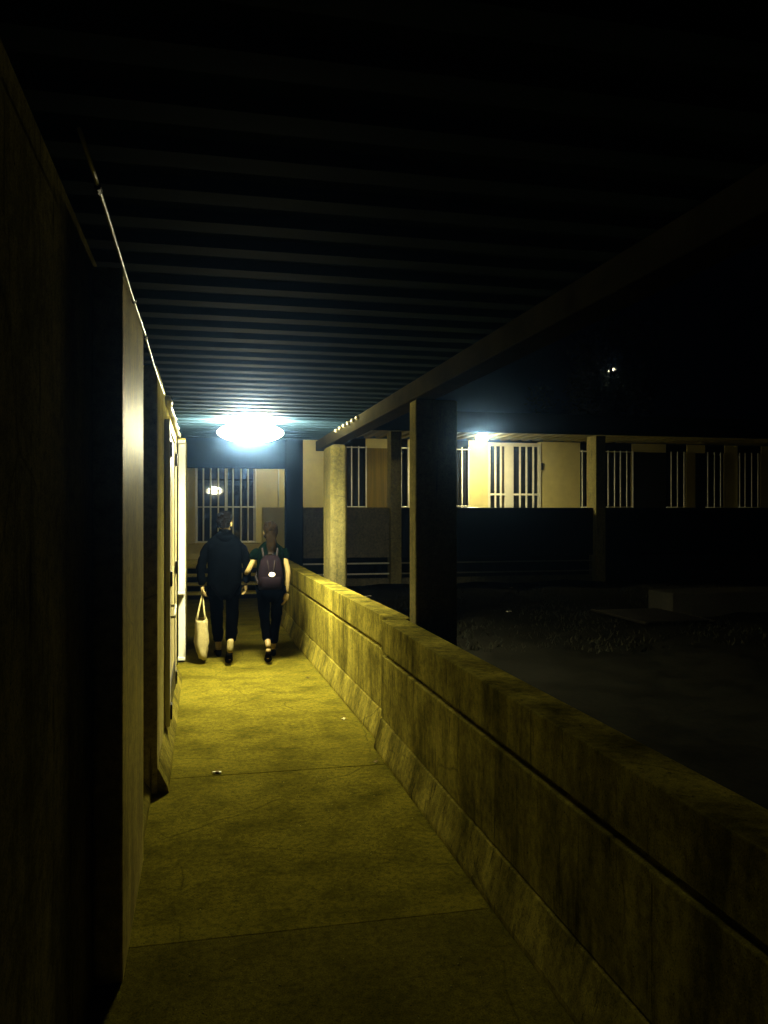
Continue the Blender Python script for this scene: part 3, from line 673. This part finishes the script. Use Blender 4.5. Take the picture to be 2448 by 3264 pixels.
# ---- backpack worn by the woman
bp = empty('backpack', (0.775, 9.59, 0.86), 'worn plum grey backpack with a white oval badge on the back of the woman', 'backpack')
secs = []
for z, hw_, dp_ in ((0.0, 0.128, 0.055), (0.02, 0.140, 0.070), (0.14, 0.146, 0.080), (0.26, 0.136, 0.074), (0.33, 0.115, 0.060), (0.37, 0.085, 0.046), (0.392, 0.045, 0.028)):
    secs.append([(hw_*math.copysign(abs(math.cos(a))**0.55, math.cos(a)), -0.05-dp_+dp_*math.copysign(abs(math.sin(a))**0.6, math.sin(a))+0.05, z) for a in [2*math.pi*i/24 for i in range(24)]])
b1 = loc_build(MB().rings(secs), 'pack_body', M['pack'], bp); jitter(b1, 0.012, 12)
secs = []
for z, hw_, dp_ in ((0.018, 0.10, 0.02), (0.03, 0.118, 0.034), (0.12, 0.120, 0.040), (0.145, 0.112, 0.030), (0.152, 0.10, 0.012)):
    secs.append([(hw_*math.copysign(abs(math.cos(a))**0.5, math.cos(a)), -0.150+dp_*math.copysign(abs(math.sin(a))**0.7, math.sin(a)), z) for a in [2*math.pi*i/20 for i in range(20)]])
b2 = loc_build(MB().rings(secs), 'front_pocket', M['pack'], bp); jitter(b2, 0.008, 14)
loc_build(MB().tube([(-0.03, -0.06, 0.378), (-0.026, -0.06, 0.415), (0.026, -0.06, 0.415), (0.03, -0.06, 0.378)], 0.008, 6), 'grab_loop', M['pack_dark'], bp)
for sx in (-1, 1):
    loc_build(MB().tube([(sx*0.075, -0.02, 0.36), (sx*0.088, 0.05, 0.462), (sx*0.095, 0.15, 0.475), (sx*0.105, 0.25, 0.40), (sx*0.125, 0.27, 0.25), (sx*0.15, 0.20, 0.12), (sx*0.13, 0.01, 0.06)], 0.014, 6), 'strap', M['pack_dark'], bp)
    loc_build(MB().tube([(sx*0.042, -0.142, 0.34), (sx*0.030, -0.166, 0.25), (sx*0.022, -0.172, 0.17)], 0.006, 6), 'zip_pull', M['pack_dark'], bp)
bd = MB().rings([[(0.006+0.036*r_*math.cos(a), yy, 0.178+0.026*r_*math.sin(a)) for a in [2*math.pi*i/24 for i in range(24)]] for r_, yy in ((0.98, -0.168), (1.0, -0.186), (0.93, -0.190))])
bdo = loc_build(bd, 'badge', M['badge'], bp, False)
ik = MB().tube([(-0.012, -0.191, 0.180), (-0.006, -0.191, 0.186), (0.000, -0.191, 0.180), (0.004, -0.191, 0.186), (0.012, -0.191, 0.184), (0.018, -0.191, 0.176)], 0.0022, 5).tube([(0.0, -0.191, 0.172), (0.012, -0.191, 0.170)], 0.002, 5)
iko = ik.build('badge_mark', M['ink']); iko.parent = bdo

# ---- tote bag hanging from the man's left hand
tb = empty('tote_bag', (0.0, 9.79, 0.05), 'cream canvas tote bag hanging from the hand of the man', 'bag')
secs = []
for z, cx, hw_, dp_ in ((0.0, 0.022, 0.018, 0.10), (0.03, 0.014, 0.042, 0.145), (0.10, 0.006, 0.066, 0.165), (0.20, 0.0, 0.078, 0.172), (0.30, -0.002, 0.077, 0.172), (0.38, -0.004, 0.072, 0.170), (0.43, -0.006, 0.066, 0.170), (0.455, -0.008, 0.060, 0.172)):
    secs.append([(cx+hw_*math.copysign(abs(math.cos(a))**0.8, math.cos(a)), dp_*math.copysign(abs(math.sin(a))**0.6, math.sin(a)), z+(0.025*math.cos(a)**2*(1 if math.cos(a) > 0 else 0.2) if z > 0.44 else 0)) for a in [2*math.pi*i/28 for i in range(28)]])
mbt = MB(); mbt.rings(secs, cap=False); mbt.bm.faces.new([v for v in mbt.bm.verts][:28][::-1])
bo = loc_build(mbt, 'bag_body', M['canvas'], tb); jitter(bo, 0.022, 13, 2)
sm = bo.modifiers.new('thick', 'SOLIDIFY'); sm.thickness = 0.004
for sx, xr in ((-1, -0.058), (1, 0.046)):
    loc_build(MB().tube([(xr, -0.09, 0.43), (xr*0.62, -0.07, 0.55), (xr*0.25+0.006, -0.025, 0.68), (0.008, 0.0, 0.752), (xr*0.25+0.006, 0.035, 0.68), (xr*0.62, 0.07, 0.55), (xr, 0.09, 0.43)], [0.013, 0.011, 0.009, 0.009, 0.009, 0.011, 0.013], 6), 'handle', M['canvas'], tb)
loc_build(MB().ell((0.052, -0.110, 0.245), (0.022, 0.012, 0.034), 12, 8), 'printed_mark', M['print'], tb)

# ------------------------------------------------------------------ thin blue volume added to imitate lens glare around the lamps
hz = MB().box(-8, 45, -9, 60, -1.5, 9.5)
hm = bpy.data.materials.new('glare_volume'); hm.use_nodes = True; nt = hm.node_tree
nt.nodes.remove(nt.nodes['Principled BSDF'])
pv = N(nt, 'ShaderNodeVolumePrincipled'); pv.inputs['Color'].default_value = (0.23, 0.44, 1.0, 1); pv.inputs['Density'].default_value = 0.0088; pv.inputs['Anisotropy'].default_value = 0.978
nt.links.new(pv.outputs[0], nt.nodes['Material Output'].inputs['Volume'])
ho = hz.build('glare_haze', hm); ho['kind'] = 'stuff'; ho['label'] = 'thin blue volume added for the lens glare around the lamps'; ho['category'] = 'glare_haze'
